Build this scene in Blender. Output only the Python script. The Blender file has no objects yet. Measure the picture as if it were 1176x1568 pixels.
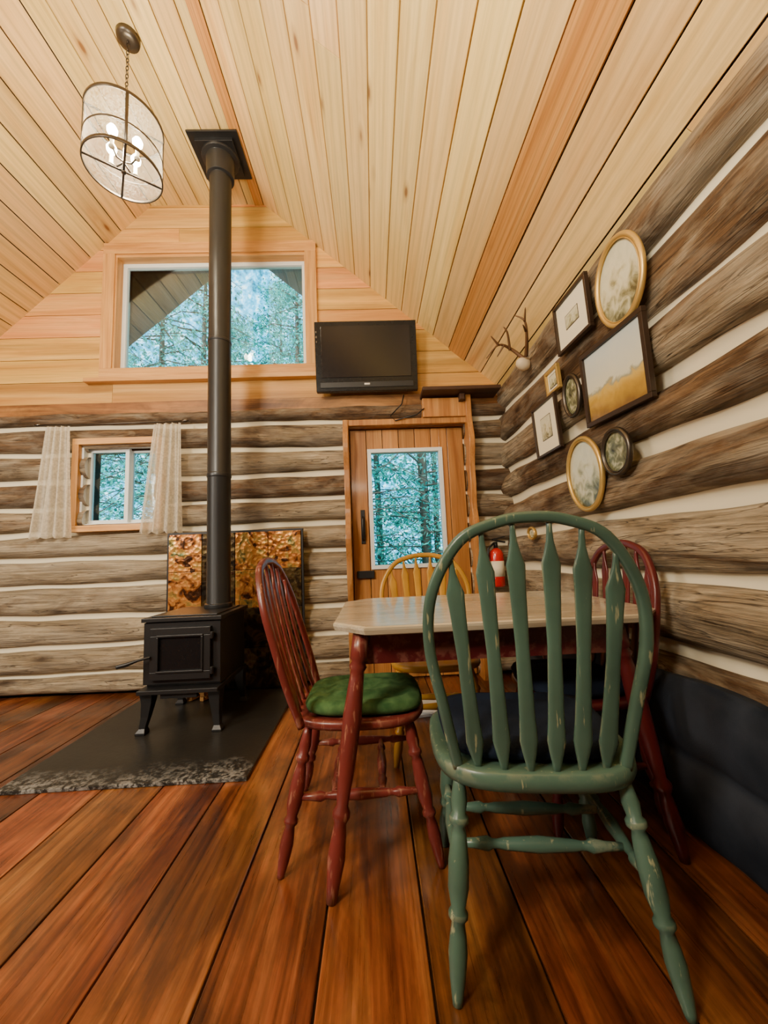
import bpy, math, random
import numpy as np
from mathutils import Vector, Matrix, noise as mnoise
random.seed(7)
S=bpy.context.scene

# ------------------------------------------------------------------ mesh builder
class MB:
    def __init__(s): s.v=[];s.f=[];s.m=[];s.r=[];s.sm=[];s.mats=[]
    def mi(s,mat):
        if mat not in s.mats: s.mats.append(mat)
        return s.mats.index(mat)
    def add(s,vs,fs,mat,rnd=None,smooth=False):
        b=len(s.v); s.v+= [tuple(v) for v in vs]; k=s.mi(mat); r=random.random() if rnd is None else rnd
        for f in fs: s.f.append([b+i for i in f]); s.m.append(k); s.r.append(r); s.sm.append(smooth)
    def box(s,c,size,mat,rot=None,rnd=None):
        hx,hy,hz=[a/2 for a in size]
        R=rot if rot is not None else Matrix.Identity(3)
        s.obox(Vector(c),R@Vector((hx,0,0)),R@Vector((0,hy,0)),R@Vector((0,0,hz)),mat,rnd)
    def bb(s,x0,x1,y0,y1,z0,z1,mat,rnd=None):
        s.box(((x0+x1)/2,(y0+y1)/2,(z0+z1)/2),(x1-x0,y1-y0,z1-z0),mat,None,rnd)
    def obox(s,c,a,b,d,mat,rnd=None):
        vs=[c+i*a+j*b+k*d for k in(-1,1) for j in(-1,1) for i in(-1,1)]
        s.add(vs,[(0,2,3,1),(4,5,7,6),(0,1,5,4),(2,6,7,3),(0,4,6,2),(1,3,7,5)],mat,rnd)
    def sweep(s,pts,ra,rb,mat,ref=None,seg=10,p=2.0,closed=False,cap=True,rnd=None,smooth=True):
        pts=[Vector(q) for q in pts]; n=len(pts)
        if not hasattr(ra,'__len__'): ra=[ra]*n
        if rb is None: rb=ra
        if not hasattr(rb,'__len__'): rb=[rb]*n
        vs=[];prev=None
        for i in range(n):
            if closed: T=(pts[(i+1)%n]-pts[i-1])
            else: T=pts[min(i+1,n-1)]-pts[max(i-1,0)]
            T.normalize()
            N=Vector(ref) if ref is not None else (prev if prev is not None else (Vector((0,0,1)) if abs(T.z)<.9 else Vector((1,0,0))))
            N=(N-T*N.dot(T)).normalized(); prev=N.copy(); B=T.cross(N)
            for k in range(seg):
                a=2*math.pi*(k+.5)/seg; c_,s_=math.cos(a),math.sin(a)
                c_=math.copysign(abs(c_)**(2/p),c_); s_=math.copysign(abs(s_)**(2/p),s_)
                vs.append(pts[i]+N*(rb[i]*s_)+B*(ra[i]*c_))
        fs=[]
        for i in range(n if closed else n-1):
            for k in range(seg):
                j=(i+1)%n; fs.append((i*seg+k,i*seg+(k+1)%seg,j*seg+(k+1)%seg,j*seg+k))
        if cap and not closed:
            fs.append(tuple(range(seg))[::-1]); fs.append(tuple((n-1)*seg+k for k in range(seg)))
        s.add(vs,fs,mat,rnd,smooth)
    def lathe(s,p0,p1,prof,mat,seg=14,rnd=None):
        p0=Vector(p0);p1=Vector(p1)
        T=(p1-p0).normalized();N=Vector((1,0,0)) if abs(T.x)<.8 else Vector((0,0,1));N=(N-T*N.dot(T)).normalized();B=T.cross(N)
        vs=[];n=len(prof)
        for t,r in prof:
            for k in range(seg):
                a=2*math.pi*k/seg; vs.append(p0.lerp(p1,t)+N*(r*math.cos(a))+B*(r*math.sin(a)))
        fs=[(i*seg+k,i*seg+(k+1)%seg,(i+1)*seg+(k+1)%seg,(i+1)*seg+k) for i in range(n-1) for k in range(seg)]
        fs.append(tuple(range(seg))[::-1]); fs.append(tuple((n-1)*seg+k for k in range(seg)))
        s.add(vs,fs,mat,rnd,True)
    def rings(s,loops,mat,rnd=None,smooth=True,capb=True,capt=True):
        n=len(loops[0]);vs=[v for L in loops for v in L]
        fs=[(i*n+k,i*n+(k+1)%n,(i+1)*n+(k+1)%n,(i+1)*n+k) for i in range(len(loops)-1) for k in range(n)]
        if capb: fs.append(tuple(range(n))[::-1])
        if capt: fs.append(tuple((len(loops)-1)*n+k for k in range(n)))
        s.add(vs,fs,mat,rnd,smooth)
    def prism(s,outline,ext,mat,rnd=None):
        e=Vector(ext);o=[Vector(p) for p in outline];n=len(o)
        vs=o+[p+e for p in o]
        s.add(vs,[tuple(range(n))[::-1],tuple(range(n,2*n))]+[(i,(i+1)%n,n+(i+1)%n,n+i) for i in range(n)],mat,rnd)
    def build(s,name,bevel=0,sub=0,M=None,weld=False):
        me=bpy.data.meshes.new(name); me.from_pydata(s.v,[],s.f)
        for m in s.mats: me.materials.append(m)
        me.polygons.foreach_set('material_index',s.m); me.polygons.foreach_set('use_smooth',s.sm)
        ca=me.color_attributes.new('rnd','FLOAT_COLOR','CORNER')
        arr=[]
        for f,r in zip(s.f,s.r): arr+= [r,(r*7.13)%1,(r*13.7)%1,1]*len(f)
        ca.data.foreach_set('color',arr)
        me.update()
        import bmesh
        bm=bmesh.new();bm.from_mesh(me);bmesh.ops.recalc_face_normals(bm,faces=bm.faces);bm.to_mesh(me);bm.free()
        o=bpy.data.objects.new(name,me);S.collection.objects.link(o)
        if M is not None:o.matrix_world=M
        if bevel:
            b=o.modifiers.new('bv','BEVEL');b.width=bevel;b.segments=2;b.limit_method='ANGLE';b.angle_limit=.6
        return o

# ------------------------------------------------------------------ materials
def nm(name):
    m=bpy.data.materials.new(name);m.use_nodes=True;nt=m.node_tree
    return m,nt,nt.nodes['Principled BSDF']
def N(nt,t,ins=None,**kw):
    n=nt.nodes.new(t)
    for k,v in kw.items(): setattr(n,k,v)
    for k,v in (ins or {}).items():
        if hasattr(v,'is_output'): nt.links.new(v,n.inputs[k])
        else: n.inputs[k].default_value=v
    return n
def ramp(nt,fac,stops,interp='LINEAR'):
    n=nt.nodes.new('ShaderNodeValToRGB');n.color_ramp.interpolation=interp
    e=n.color_ramp.elements
    while len(e)<len(stops): e.new(.5)
    for i,(p,c) in enumerate(stops):
        e[i].position=p; e[i].color=(c,c,c,1) if not hasattr(c,'__len__') else (*c,1)
    nt.links.new(fac,n.inputs[0]);return n.outputs[0]
def mix(nt,fac,a,b,mode='MIX'):
    n=nt.nodes.new('ShaderNodeMix');n.data_type='RGBA';n.blend_type=mode
    for k,v in ((0,fac),(6,a),(7,b)):
        if hasattr(v,'is_output'): nt.links.new(v,n.inputs[k])
        else: n.inputs[k].default_value=(*v,1) if hasattr(v,'__len__') else v
    return n.outputs[2]
def math_(nt,op,a,b=0.,c=None):
    n=nt.nodes.new('ShaderNodeMath');n.operation=op
    for k,v in ((0,a),(1,b),(2,c)):
        if v is None: continue
        if hasattr(v,'is_output'): nt.links.new(v,n.inputs[k])
        else: n.inputs[k].default_value=v
    return n.outputs[0]
def plain(name,col,rough=.5,metal=0,spec=.5,emit=None,es=0,coat=0):
    m,nt,b=nm(name);b.inputs['Base Color'].default_value=(*col,1)
    b.inputs['Metallic'].default_value=metal;b.inputs['Specular IOR Level'].default_value=spec;b.inputs['Coat Weight'].default_value=coat
    nz=N(nt,'ShaderNodeTexNoise',{'Scale':40.,'Detail':4.})
    nt.links.new(math_(nt,'MULTIPLY_ADD',nz.outputs[0],.15,max(rough-.07,0.02)),b.inputs['Roughness'])
    if emit: b.inputs['Emission Color'].default_value=(*emit,1);b.inputs['Emission Strength'].default_value=es
    return m
def coords(nt,axis):
    tc=N(nt,'ShaderNodeTexCoord').outputs['Object']
    at=N(nt,'ShaderNodeAttribute',attribute_name='rnd').outputs['Color']
    off=N(nt,'ShaderNodeVectorMath',{0:at,1:(31.,17.,23.)},operation='MULTIPLY').outputs[0]
    co=N(nt,'ShaderNodeVectorMath',{0:tc,1:off},operation='ADD').outputs[0]
    def mp(al,ac): return N(nt,'ShaderNodeVectorMath',{0:co,1:tuple(float(al if 'xyz'[i]==axis else ac) for i in range(3))},operation='MULTIPLY').outputs[0]
    return at,mp
def wood(name,stops,axis,rough=.5,across=9.,along=.7,knots=.6,var=.35,knotcol=(.16,.06,.02),bump=.15,coat=0.,fiber=.35,huevar=0.,knotscale=1.6,spec=.4,blotch=0.,grain=0.):
    m,nt,b=nm(name)
    at,mp=coords(nt,axis)
    n1=N(nt,'ShaderNodeTexNoise',{'Vector':mp(along,across),'Scale':1.,'Detail':6.,'Roughness':.62,'Distortion':1.2}).outputs[0]
    base=ramp(nt,n1,stops)
    n2=N(nt,'ShaderNodeTexNoise',{'Vector':mp(along*3,across*11),'Scale':1.,'Detail':3.,'Roughness':.7}).outputs[0]
    fib=ramp(nt,n2,[(.25,1-fiber),(.65,1.)])
    col=mix(nt,1.,base,fib,'MULTIPLY')
    if grain:  # cathedral growth rings
        wv=N(nt,'ShaderNodeTexWave',{'Vector':mp(along*.5,across*.8),'Scale':1.2,'Distortion':7.,'Detail':2.,'Detail Scale':.6},bands_direction={'x':'Y','y':'X','z':'X'}[axis]).outputs['Fac']
        col=mix(nt,1.,col,ramp(nt,wv,[(.0,1-grain),(.35,1.)]),'MULTIPLY')
    if blotch:
        n3=N(nt,'ShaderNodeTexNoise',{'Vector':mp(1.8,3.6),'Scale':1.,'Detail':6.,'Roughness':.65,'Distortion':.6}).outputs[0]
        col=mix(nt,1.,col,ramp(nt,n3,[(.38,1-blotch),(.60,1.)]),'MULTIPLY')
    vo=N(nt,'ShaderNodeTexVoronoi',{'Vector':mp(1.1*knotscale,3.2*knotscale),'Scale':1.,'Randomness':1.}).outputs['Distance']
    if knots>0:
        k=ramp(nt,vo,[(.04,knots),(.08,knots*.35),(.15,0.)])
        col=mix(nt,k,col,knotcol)
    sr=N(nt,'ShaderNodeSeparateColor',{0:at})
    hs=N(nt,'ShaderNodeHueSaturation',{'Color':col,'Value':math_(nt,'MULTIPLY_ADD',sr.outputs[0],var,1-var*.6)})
    if huevar: nt.links.new(math_(nt,'MULTIPLY_ADD',sr.outputs[1],-huevar,.5+huevar*.5),hs.inputs['Hue'])
    nt.links.new(hs.outputs[0],b.inputs['Base Color'])
    nt.links.new(math_(nt,'MULTIPLY_ADD',n2,.2,max(rough-.1,.03)),b.inputs['Roughness']);b.inputs['Coat Weight'].default_value=coat;b.inputs['Coat Roughness'].default_value=.12
    b.inputs['Specular IOR Level'].default_value=spec
    bp=N(nt,'ShaderNodeBump',{'Height':n2,'Strength':bump,'Distance':.004})
    nt.links.new(bp.outputs[0],b.inputs['Normal'])
    return m
def logmat(name,axis):
    m,nt,b=nm(name);at,mp=coords(nt,axis)
    R=N(nt,'ShaderNodeSeparateColor',{0:at}).outputs[0]
    def nz(al,ac,det=6.,ro=.65,di=.8): return N(nt,'ShaderNodeTexNoise',{'Vector':mp(al,ac),'Scale':1.,'Detail':det,'Roughness':ro,'Distortion':di}).outputs[0]
    streak=nz(1.3,6.)
    brown=ramp(nt,streak,[(.28,(.020,.010,.005)),(.42,(.075,.039,.017)),(.55,(.155,.088,.042)),(.70,(.26,.168,.088))])
    pale=ramp(nt,streak,[(.25,(.11,.074,.042)),(.42,(.26,.20,.125)),(.58,(.43,.355,.245)),(.75,(.31,.23,.135))])
    patch=nz(1.3,4.5,5.,.6,1.5)
    f=math_(nt,'ADD',R,math_(nt,'MULTIPLY_ADD',patch,2.6,-1.3))
    col=mix(nt,ramp(nt,f,[(.30,0.),(.80,1.)]),brown,pale)
    fib=nz(1.6,75.,4.,.7,.3)
    col=mix(nt,1.,col,ramp(nt,fib,[(.3,.45),(.6,1.1)]),'MULTIPLY')
    cr=nz(.8,15.,4.,.55,1.0)
    col=mix(nt,ramp(nt,cr,[(.485,0.),(.50,.9),(.515,0.)]),col,(.022,.011,.005))
    grey=nz(3.,9.,5.)
    col=mix(nt,ramp(nt,grey,[(.45,0.),(.70,.55)]),col,(.26,.225,.175))
    vo=N(nt,'ShaderNodeTexVoronoi',{'Vector':mp(1.9,5.2),'Scale':1.}).outputs['Distance']
    col=mix(nt,ramp(nt,vo,[(.05,.9),(.11,.45),(.2,0.)]),col,(.028,.012,.005))
    nt.links.new(col,b.inputs['Base Color']);b.inputs['Roughness'].default_value=.68;b.inputs['Specular IOR Level'].default_value=.3
    h=math_(nt,'ADD',math_(nt,'MULTIPLY',cr,1.5),math_(nt,'ADD',fib,patch))
    nt.links.new(N(nt,'ShaderNodeBump',{'Height':h,'Strength':.8,'Distance':.014}).outputs[0],b.inputs['Normal']);return m
PINE=[(.25,(.70,.40,.12)),(.42,(.83,.55,.20)),(.58,(.90,.63,.26)),(.78,(.76,.47,.15))]
ceil_m=wood('pine_ceiling',PINE,'y',rough=.42,across=7,along=.55,knots=.9,var=.24,huevar=.022,fiber=.20,grain=.13,knotcol=(.22,.08,.025))
ceilj_m=wood('fir_trim',[(.3,(.50,.20,.045)),(.5,(.66,.30,.075)),(.7,(.74,.38,.12))],'y',rough=.42,across=14,along=.4,knots=.3,var=.15,grain=.2)
gable_m=wood('pine_gable',[(.3,(.60,.26,.06)),(.5,(.76,.39,.10)),(.7,(.84,.50,.17))],'x',rough=.38,across=8,along=.55,knots=.8,var=.34,huevar=.03,fiber=.28,grain=.25)
logx_m=logmat('log_back','x');logy_m=logmat('log_side','y')
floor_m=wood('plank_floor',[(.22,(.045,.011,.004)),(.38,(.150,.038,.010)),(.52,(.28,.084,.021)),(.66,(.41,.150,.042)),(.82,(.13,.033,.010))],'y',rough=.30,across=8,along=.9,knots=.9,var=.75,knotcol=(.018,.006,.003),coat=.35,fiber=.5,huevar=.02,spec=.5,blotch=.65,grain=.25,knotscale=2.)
door_m=wood('fir_door',[(.3,(.34,.125,.030)),(.5,(.50,.215,.058)),(.7,(.62,.31,.10))],'z',rough=.38,across=14,along=.6,knots=.6,var=.35,coat=.2)
TR=[(.3,(.50,.22,.055)),(.5,(.68,.34,.10)),(.7,(.78,.44,.15))]
trim_m=wood('trim_wood',TR,'x',rough=.42,across=14,along=.8,knots=.3,var=.2)
trimv_m=wood('trim_wood_v',TR,'z',rough=.42,across=14,along=.8,knots=.3,var=.2)
dkwood_m=wood('dark_wood',[(.3,(.035,.015,.008)),(.7,(.11,.05,.025))],'x',rough=.5,across=14,along=.8,knots=.2,var=.2)
beam_m=wood('plate_log',[(.3,(.13,.045,.012)),(.5,(.32,.13,.036)),(.7,(.48,.23,.07))],'x',rough=.45,across=10,along=.8,knots=.8,var=.2,blotch=.5)
chink_m=plain('chinking',(.76,.69,.51),.85)
gap_m=plain('board_gap',(.03,.012,.004),.9)
black_m=plain('black_steel',(.012,.012,.013),.42,metal=.2)
pipe_m=plain('pipe_steel',(.020,.021,.023),.36,metal=.3)
blackgloss_m=plain('black_gloss',(.006,.006,.007),.25,spec=.3)
screen_m=plain('tv_screen',(.010,.008,.009),.2,spec=.4)
white_m=plain('white_vinyl',(.74,.77,.77),.4)
metal_m=plain('dark_metal',(.10,.085,.07),.35,metal=.9)
gold_m=plain('antique_gold',(.60,.40,.12),.36,metal=.6)
frame_m=plain('dark_frame',(.030,.016,.009),.35)
mat_m=plain('picture_mat',(.78,.72,.54),.7)
red_m=plain('extinguisher_red',(.60,.014,.010),.25,coat=.5)
bone_m=plain('bone',(.62,.50,.33),.6)
antler_m=plain('antler',(.13,.06,.022),.55)
def paint(name,col,wearcol,edge,streak=.62,pt=.555,amt=.72):
    m,nt,b=nm(name)
    tc=N(nt,'ShaderNodeTexCoord').outputs['Object']
    n1=N(nt,'ShaderNodeTexNoise',{'Vector':tc,'Scale':14.,'Detail':8.,'Roughness':.65}).outputs[0]
    n2=N(nt,'ShaderNodeTexNoise',{'Vector':tc,'Scale':3.5,'Detail':4.}).outputs[0]
    c=mix(nt,ramp(nt,n2,[(.35,0.),(.65,1.)]),col,tuple(a*.6 for a in col))
    st=N(nt,'ShaderNodeTexNoise',{'Vector':N(nt,'ShaderNodeVectorMath',{0:tc,1:(55.,55.,5.)},operation='MULTIPLY').outputs[0],'Scale':1.,'Detail':4.,'Roughness':.6}).outputs[0]
    c=mix(nt,ramp(nt,st,[(streak,0.),(streak+.04,amt)]),c,wearcol)
    pn=N(nt,'ShaderNodeNewGeometry').outputs['Pointiness']
    em=math_(nt,'MULTIPLY',ramp(nt,pn,[(pt,0.),(pt+.05,1.)]),ramp(nt,n1,[(.49,0.),(.57,amt)]))
    c=mix(nt,em,c,edge)
    nt.links.new(c,b.inputs['Base Color']);b.inputs['Roughness'].default_value=.32
    bp=N(nt,'ShaderNodeBump',{'Height':n1,'Strength':.18,'Distance':.003});nt.links.new(bp.outputs[0],b.inputs['Normal'])
    return m
green_m=paint('green_paint',(.082,.158,.118),(.38,.38,.22),(.55,.52,.32),streak=.625)
redp_m=paint('red_paint',(.180,.029,.023),(.31,.13,.08),(.42,.20,.12),streak=.58)
maroon_m=paint('maroon_and_shaded_red',(.12,.013,.014),(.18,.05,.04),(.2,.07,.05),streak=.70)  # also stands in for shade on the right table legs
yel_m=paint('yellow_paint',(.60,.31,.035),(.28,.12,.03),(.35,.17,.05),streak=.66)
def fabric(name,c1,c2,scale=18):
    m,nt,b=nm(name);tc=N(nt,'ShaderNodeTexCoord').outputs['Object']
    n1=N(nt,'ShaderNodeTexNoise',{'Vector':tc,'Scale':float(scale),'Detail':6.}).outputs[0]
    w=N(nt,'ShaderNodeTexNoise',{'Vector':tc,'Scale':300.,'Detail':2.}).outputs[0]
    nt.links.new(mix(nt,ramp(nt,n1,[(.35,0.),(.65,1.)]),c1,c2),b.inputs['Base Color'])
    b.inputs['Roughness'].default_value=.9;b.inputs['Specular IOR Level'].default_value=.15
    nt.links.new(N(nt,'ShaderNodeBump',{'Height':w,'Strength':.4,'Distance':.002}).outputs[0],b.inputs['Normal']);return m
cush_m=fabric('green_cushion_fabric',(.030,.085,.028),(.085,.17,.06))
navy_m=fabric('navy_fabric',(.005,.009,.020),(.012,.020,.040),5)
band_m=fabric('navy_band',(.006,.010,.018),(.045,.055,.078),2.6)
top_m=wood('washed_tabletop',[(.3,(.40,.33,.22)),(.5,(.58,.50,.36)),(.7,(.68,.61,.47))],'x',rough=.25,across=14,along=1,knots=.1,var=.2,coat=.5,fiber=.25)
def stone():
    m,nt,b=nm('hearth_slate');tc=N(nt,'ShaderNodeTexCoord').outputs['Object']
    n1=N(nt,'ShaderNodeTexNoise',{'Vector':tc,'Scale':3.,'Detail':5.}).outputs[0]
    n2=N(nt,'ShaderNodeTexNoise',{'Vector':tc,'Scale':34.,'Detail':8.,'Roughness':.75}).outputs[0]
    base=mix(nt,n1,(.008,.008,.008),(.028,.026,.022))
    sy=N(nt,'ShaderNodeSeparateXYZ',{0:tc}).outputs
    # pale speckles, thicker towards the room-side lip of the slab
    d=math_(nt,'SUBTRACT',math_(nt,'MULTIPLY_ADD',n1,.40,1.83),sy[1]); edge=ramp(nt,math_(nt,'MULTIPLY',d,5.),[(0.,0.),(1.,1.)])
    sp=math_(nt,'MULTIPLY',ramp(nt,n2,[(.47,0.),(.58,.8)]),edge)
    nt.links.new(mix(nt,sp,base,(.38,.38,.36)),b.inputs['Base Color'])
    b.inputs['Roughness'].default_value=.30;b.inputs['Specular IOR Level'].default_value=.35
    nt.links.new(N(nt,'ShaderNodeBump',{'Height':n2,'Strength':.25,'Distance':.004}).outputs[0],b.inputs['Normal']);return m
slate_m=stone()
def copper():
    m,nt,b=nm('copper_tiles');tc=N(nt,'ShaderNodeTexCoord').outputs['Object']
    at=N(nt,'ShaderNodeSeparateColor',{0:N(nt,'ShaderNodeAttribute',attribute_name='rnd').outputs['Color']}).outputs
    n1=N(nt,'ShaderNodeTexNoise',{'Vector':tc,'Scale':9.,'Detail':6.,'Distortion':1.5}).outputs[0]
    v2=N(nt,'ShaderNodeTexVoronoi',{'Vector':tc,'Scale':16.},distance='CHEBYCHEV')
    vc=N(nt,'ShaderNodeSeparateColor',{0:v2.outputs['Color']}).outputs[0]
    n1=math_(nt,'MULTIPLY_ADD',vc,.22,math_(nt,'SUBTRACT',n1,.11))
    vo=N(nt,'ShaderNodeTexVoronoi',{'Vector':tc,'Scale':30.}).outputs['Distance']
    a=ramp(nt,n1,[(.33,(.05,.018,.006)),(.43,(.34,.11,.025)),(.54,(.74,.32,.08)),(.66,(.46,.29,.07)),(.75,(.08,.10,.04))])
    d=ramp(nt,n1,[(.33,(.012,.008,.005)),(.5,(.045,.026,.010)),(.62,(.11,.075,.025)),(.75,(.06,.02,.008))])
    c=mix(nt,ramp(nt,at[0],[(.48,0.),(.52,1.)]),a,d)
    nt.links.new(c,b.inputs['Base Color']);b.inputs['Metallic'].default_value=.7;b.inputs['Roughness'].default_value=.28
    nt.links.new(N(nt,'ShaderNodeBump',{'Height':vo,'Strength':.5,'Distance':.006}).outputs[0],b.inputs['Normal']);return m
copper_m=copper()
def glass(name,tint=(.88,.97,1)):
    m,nt,b=nm(name);nt.nodes.remove(b);out=nt.nodes['Material Output']
    tr=N(nt,'ShaderNodeBsdfTransparent',{'Color':(*tint,1)}).outputs[0]
    gl=N(nt,'ShaderNodeBsdfGlossy',{'Roughness':.02}).outputs[0]
    lw=N(nt,'ShaderNodeFresnel',{'IOR':1.45}).outputs[0]
    mx=N(nt,'ShaderNodeMixShader',{0:lw,1:tr,2:gl}).outputs[0];nt.links.new(mx,out.inputs[0]);return m
glass_m=glass('window_glass')
def sheer(name,col,alpha,scale=60.):
    m,nt,b=nm(name);out=nt.nodes['Material Output'];nt.nodes.remove(b)
    tc=N(nt,'ShaderNodeTexCoord').outputs['Object']
    n=N(nt,'ShaderNodeTexNoise',{'Vector':tc,'Scale':scale,'Detail':3.}).outputs[0]
    a=ramp(nt,n,[(.3,max(alpha-.15,0.)),(.7,min(alpha+.15,1.))])
    tr=N(nt,'ShaderNodeBsdfTransparent').outputs[0]
    df=N(nt,'ShaderNodeBsdfDiffuse',{'Color':(*col,1)}).outputs[0]
    tl=N(nt,'ShaderNodeBsdfTranslucent',{'Color':(*col,1)}).outputs[0]
    m1=N(nt,'ShaderNodeMixShader',{0:.5,1:df,2:tl}).outputs[0]
    nt.links.new(N(nt,'ShaderNodeMixShader',{0:a,1:tr,2:m1}).outputs[0],out.inputs[0]);return m
lace_m=sheer('lace_curtain',(.88,.82,.68),.74)
shade_m=sheer('lamp_shade_mesh',(.92,.92,.86),.08,120.)
bulb_m=plain('bulb_glow',(1,.9,.7),.3,emit=(1.,.86,.6),es=60)
paper_m=plain('newsprint',(.62,.68,.74),.7)

# ------------------------------------------------------------------ room constants
YB,YF,XR,XL,ZC=3.2,-2.9,1.18,-3.75,4.15
CR,CL=-.87,-1.86; SR,SLL=.88,.98
def sm(x,s):
    return math.sin(x*1.3+s*5.1)*.5+math.sin(x*2.9+s*9.7)*.3+math.sin(x*6.1+s*3.3)*.2
def logwall(name,zs,u0,u1,pos,inward,axis,m,openings=(),du=.024,bul=.064,rnds=None,ch=.023):
    """rows of round logs + chinking as one real relief surface"""
    mb=MB();nu=int((u1-u0)/du)+1;us=[u0+(u1-u0)*i/(nu-1) for i in range(nu)]
    rows=[];nl=len(zs)-1;nk=mnoise.noise
    def bound(i,u): return zs[i]+(.016*sm(u,i+pos) if 0<i<nl else 0)
    for i in range(nl):
        hw=[ch*(.6+.7*random.random()) for _ in range(2)]
        K=14; rn=random.random() if rnds is None else rnds[i]
        rows.append((i,[-math.cos(math.pi*k/K) for k in range(K+1)],hw,rn,bul*(.85+.35*random.random())))
    V=[]
    def P(u,z,d):
        V.append((u,pos+inward*d,z) if axis=='x' else (pos+inward*d,u,z)); return len(V)-1
    def inside(u,z): return any(a<u<b and c<z<d for a,b,c,d in openings)
    lastrow=None;out=[]
    for i,pts,hw,rn,amp in rows:
        rid=[]
        for t in pts:
            row=[]
            for u in us:
                lo=bound(i,u)+hw[0]*(1+.4*sm(u*2.3,i+2)); hi=bound(i+1,u)-hw[1]*(1+.4*sm(u*2.1,i+7))
                z=(lo+hi)/2+(hi-lo)/2*t
                e=math.sqrt(max(0,1-abs(t)**2.4))
                d=.014+amp*e*(1+.12*sm(u*1.7,i*3+1))
                d+=e*(.014*nk(Vector((u*3.2,z*14,i*9.1)))+.007*nk(Vector((u*9,z*30,i*3.3))))
                row.append(P(u,z,d))
            rid.append(row)
        if lastrow is not None: out.append((lastrow,rid[0],1,.5))
        for a,b in zip(rid[:-1],rid[1:]): out.append((a,b,0,rn))
        lastrow=rid[-1]
    F=[[],[]];FR=[[],[]]
    for a,b,k,rn in out:
        for j in range(len(us)-1):
            f=(a[j],a[j+1],b[j+1],b[j]);c=[sum(V[q][w] for q in f)/4 for w in range(3)]
            if inside(c[0] if axis=='x' else c[1],c[2]): continue
            F[k].append(f);FR[k].append(rn)
    mb.mi(m);mb.mi(chink_m);mb.v=V
    for k in(0,1):
        mb.f+= [list(f) for f in F[k]];mb.m+=[k]*len(F[k]);mb.r+=FR[k];mb.sm+=[True]*len(F[k])
    return mb
zb=[0,.16,.38,.60,.83,1.05,1.26,1.47,1.69,1.90,2.12,2.27]
OPS=[(-2.32,-1.76,1.32,1.94),(-.17,.80,-.1,2.05)]
rb=[.85,.9,.97,.88,.93,.84,.62,.22,.72,.45,.15]
mb=logwall('wall_back',zb,XL,XR+.02,YB,-1,'x',logx_m,OPS,rnds=rb)
def rect_minus(r,o):
    x0,x1,z0,z1=r;a,b,c,d=o
    if b<=x0 or a>=x1 or d<=z0 or c>=z1: return [r]
    L=[]
    if x0<a:L.append((x0,a,z0,z1))
    if x1>b:L.append((b,x1,z0,z1))
    xa,xb=max(x0,a),min(x1,b)
    if z0<c:L.append((xa,xb,z0,c))
    if z1>d:L.append((xa,xb,d,z1))
    return L
GW=(-2.14,-.50,2.60,3.65)
z=2.33
while z<4.2:
    z1=z+.20
    xl=CL-(ZC-z)/SLL-.02; xr=CR+(ZC-z)/SR+.02
    cuts=[max(xl,XL),max(xl,XL)+(min(xr,XR)-max(xl,XL))*random.uniform(.3,.7),min(xr,XR)]
    for a,b in zip(cuts[:-1],cuts[1:]):
        rn=random.random()
        for r in rect_minus((a,b-.002,z,z1-.005),GW): mb.bb(r[0],r[1],YB-.035,YB+.0,r[2],r[3],gable_m,rn)
    z=z1
mb.bb(XL,XR-.01,YB-.065,YB+.01,2.225,2.328,beam_m)
wall_back=mb.build('wall_back')
mb=MB()
for r in rect_minus((XL-.2,XR+.2,-.1,2.29),OPS[0]):
    for q in rect_minus(r,OPS[1]): mb.bb(q[0],q[1],YB+.02,YB+.12,q[2],q[3],gap_m)
for r in rect_minus((CL-.0,CR,2.29,4.25),(-2.14,-.50,2.60,3.65)): mb.bb(r[0],r[1],YB+.02,YB+.12,r[2],r[3],gap_m)
zz=2.29
while zz<4.2:
    z1=zz+.05
    for r in rect_minus((CL-(ZC-zz)/SLL-.1,CL,zz,z1),GW)+rect_minus((CR,CR+(ZC-zz)/SR+.1,zz,z1),GW): mb.bb(r[0],r[1],YB+.02,YB+.12,r[2],r[3],gap_m)
    zz=z1
mb.build('wall_back_sheathing')
zr=[0,.10,.34,.60,.86,1.13,1.39,1.63,1.89,2.15,2.40]
rr=[.2,.3,.5,.72,.62,.40,.30,.60,.25,.55]
mb=logwall('wall_right',zr,YF,YB,XR,-1,'y',logy_m,rnds=rr,ch=.030);mb.bb(XR+.03,XR+.13,YF,YB,0,2.45,gap_m);mb.build('wall_right')
mb=logwall('wall_left',[0,.25,.5,.75,1,1.25,1.5,1.75,2,2.25,2.45],YF,YB,XL,1,'y',logy_m,du=.12);mb.bb(XL-.13,XL-.03,YF,YB,0,2.45,gap_m);mb.build('wall_left')
mb=logwall('wall_front',[i*.25 for i in range(18)],XL,XR,YF,1,'x',logx_m,du=.12);mb.bb(XL,XR,YF-.13,YF-.03,0,4.3,gap_m);mb.build('wall_front')

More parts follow.
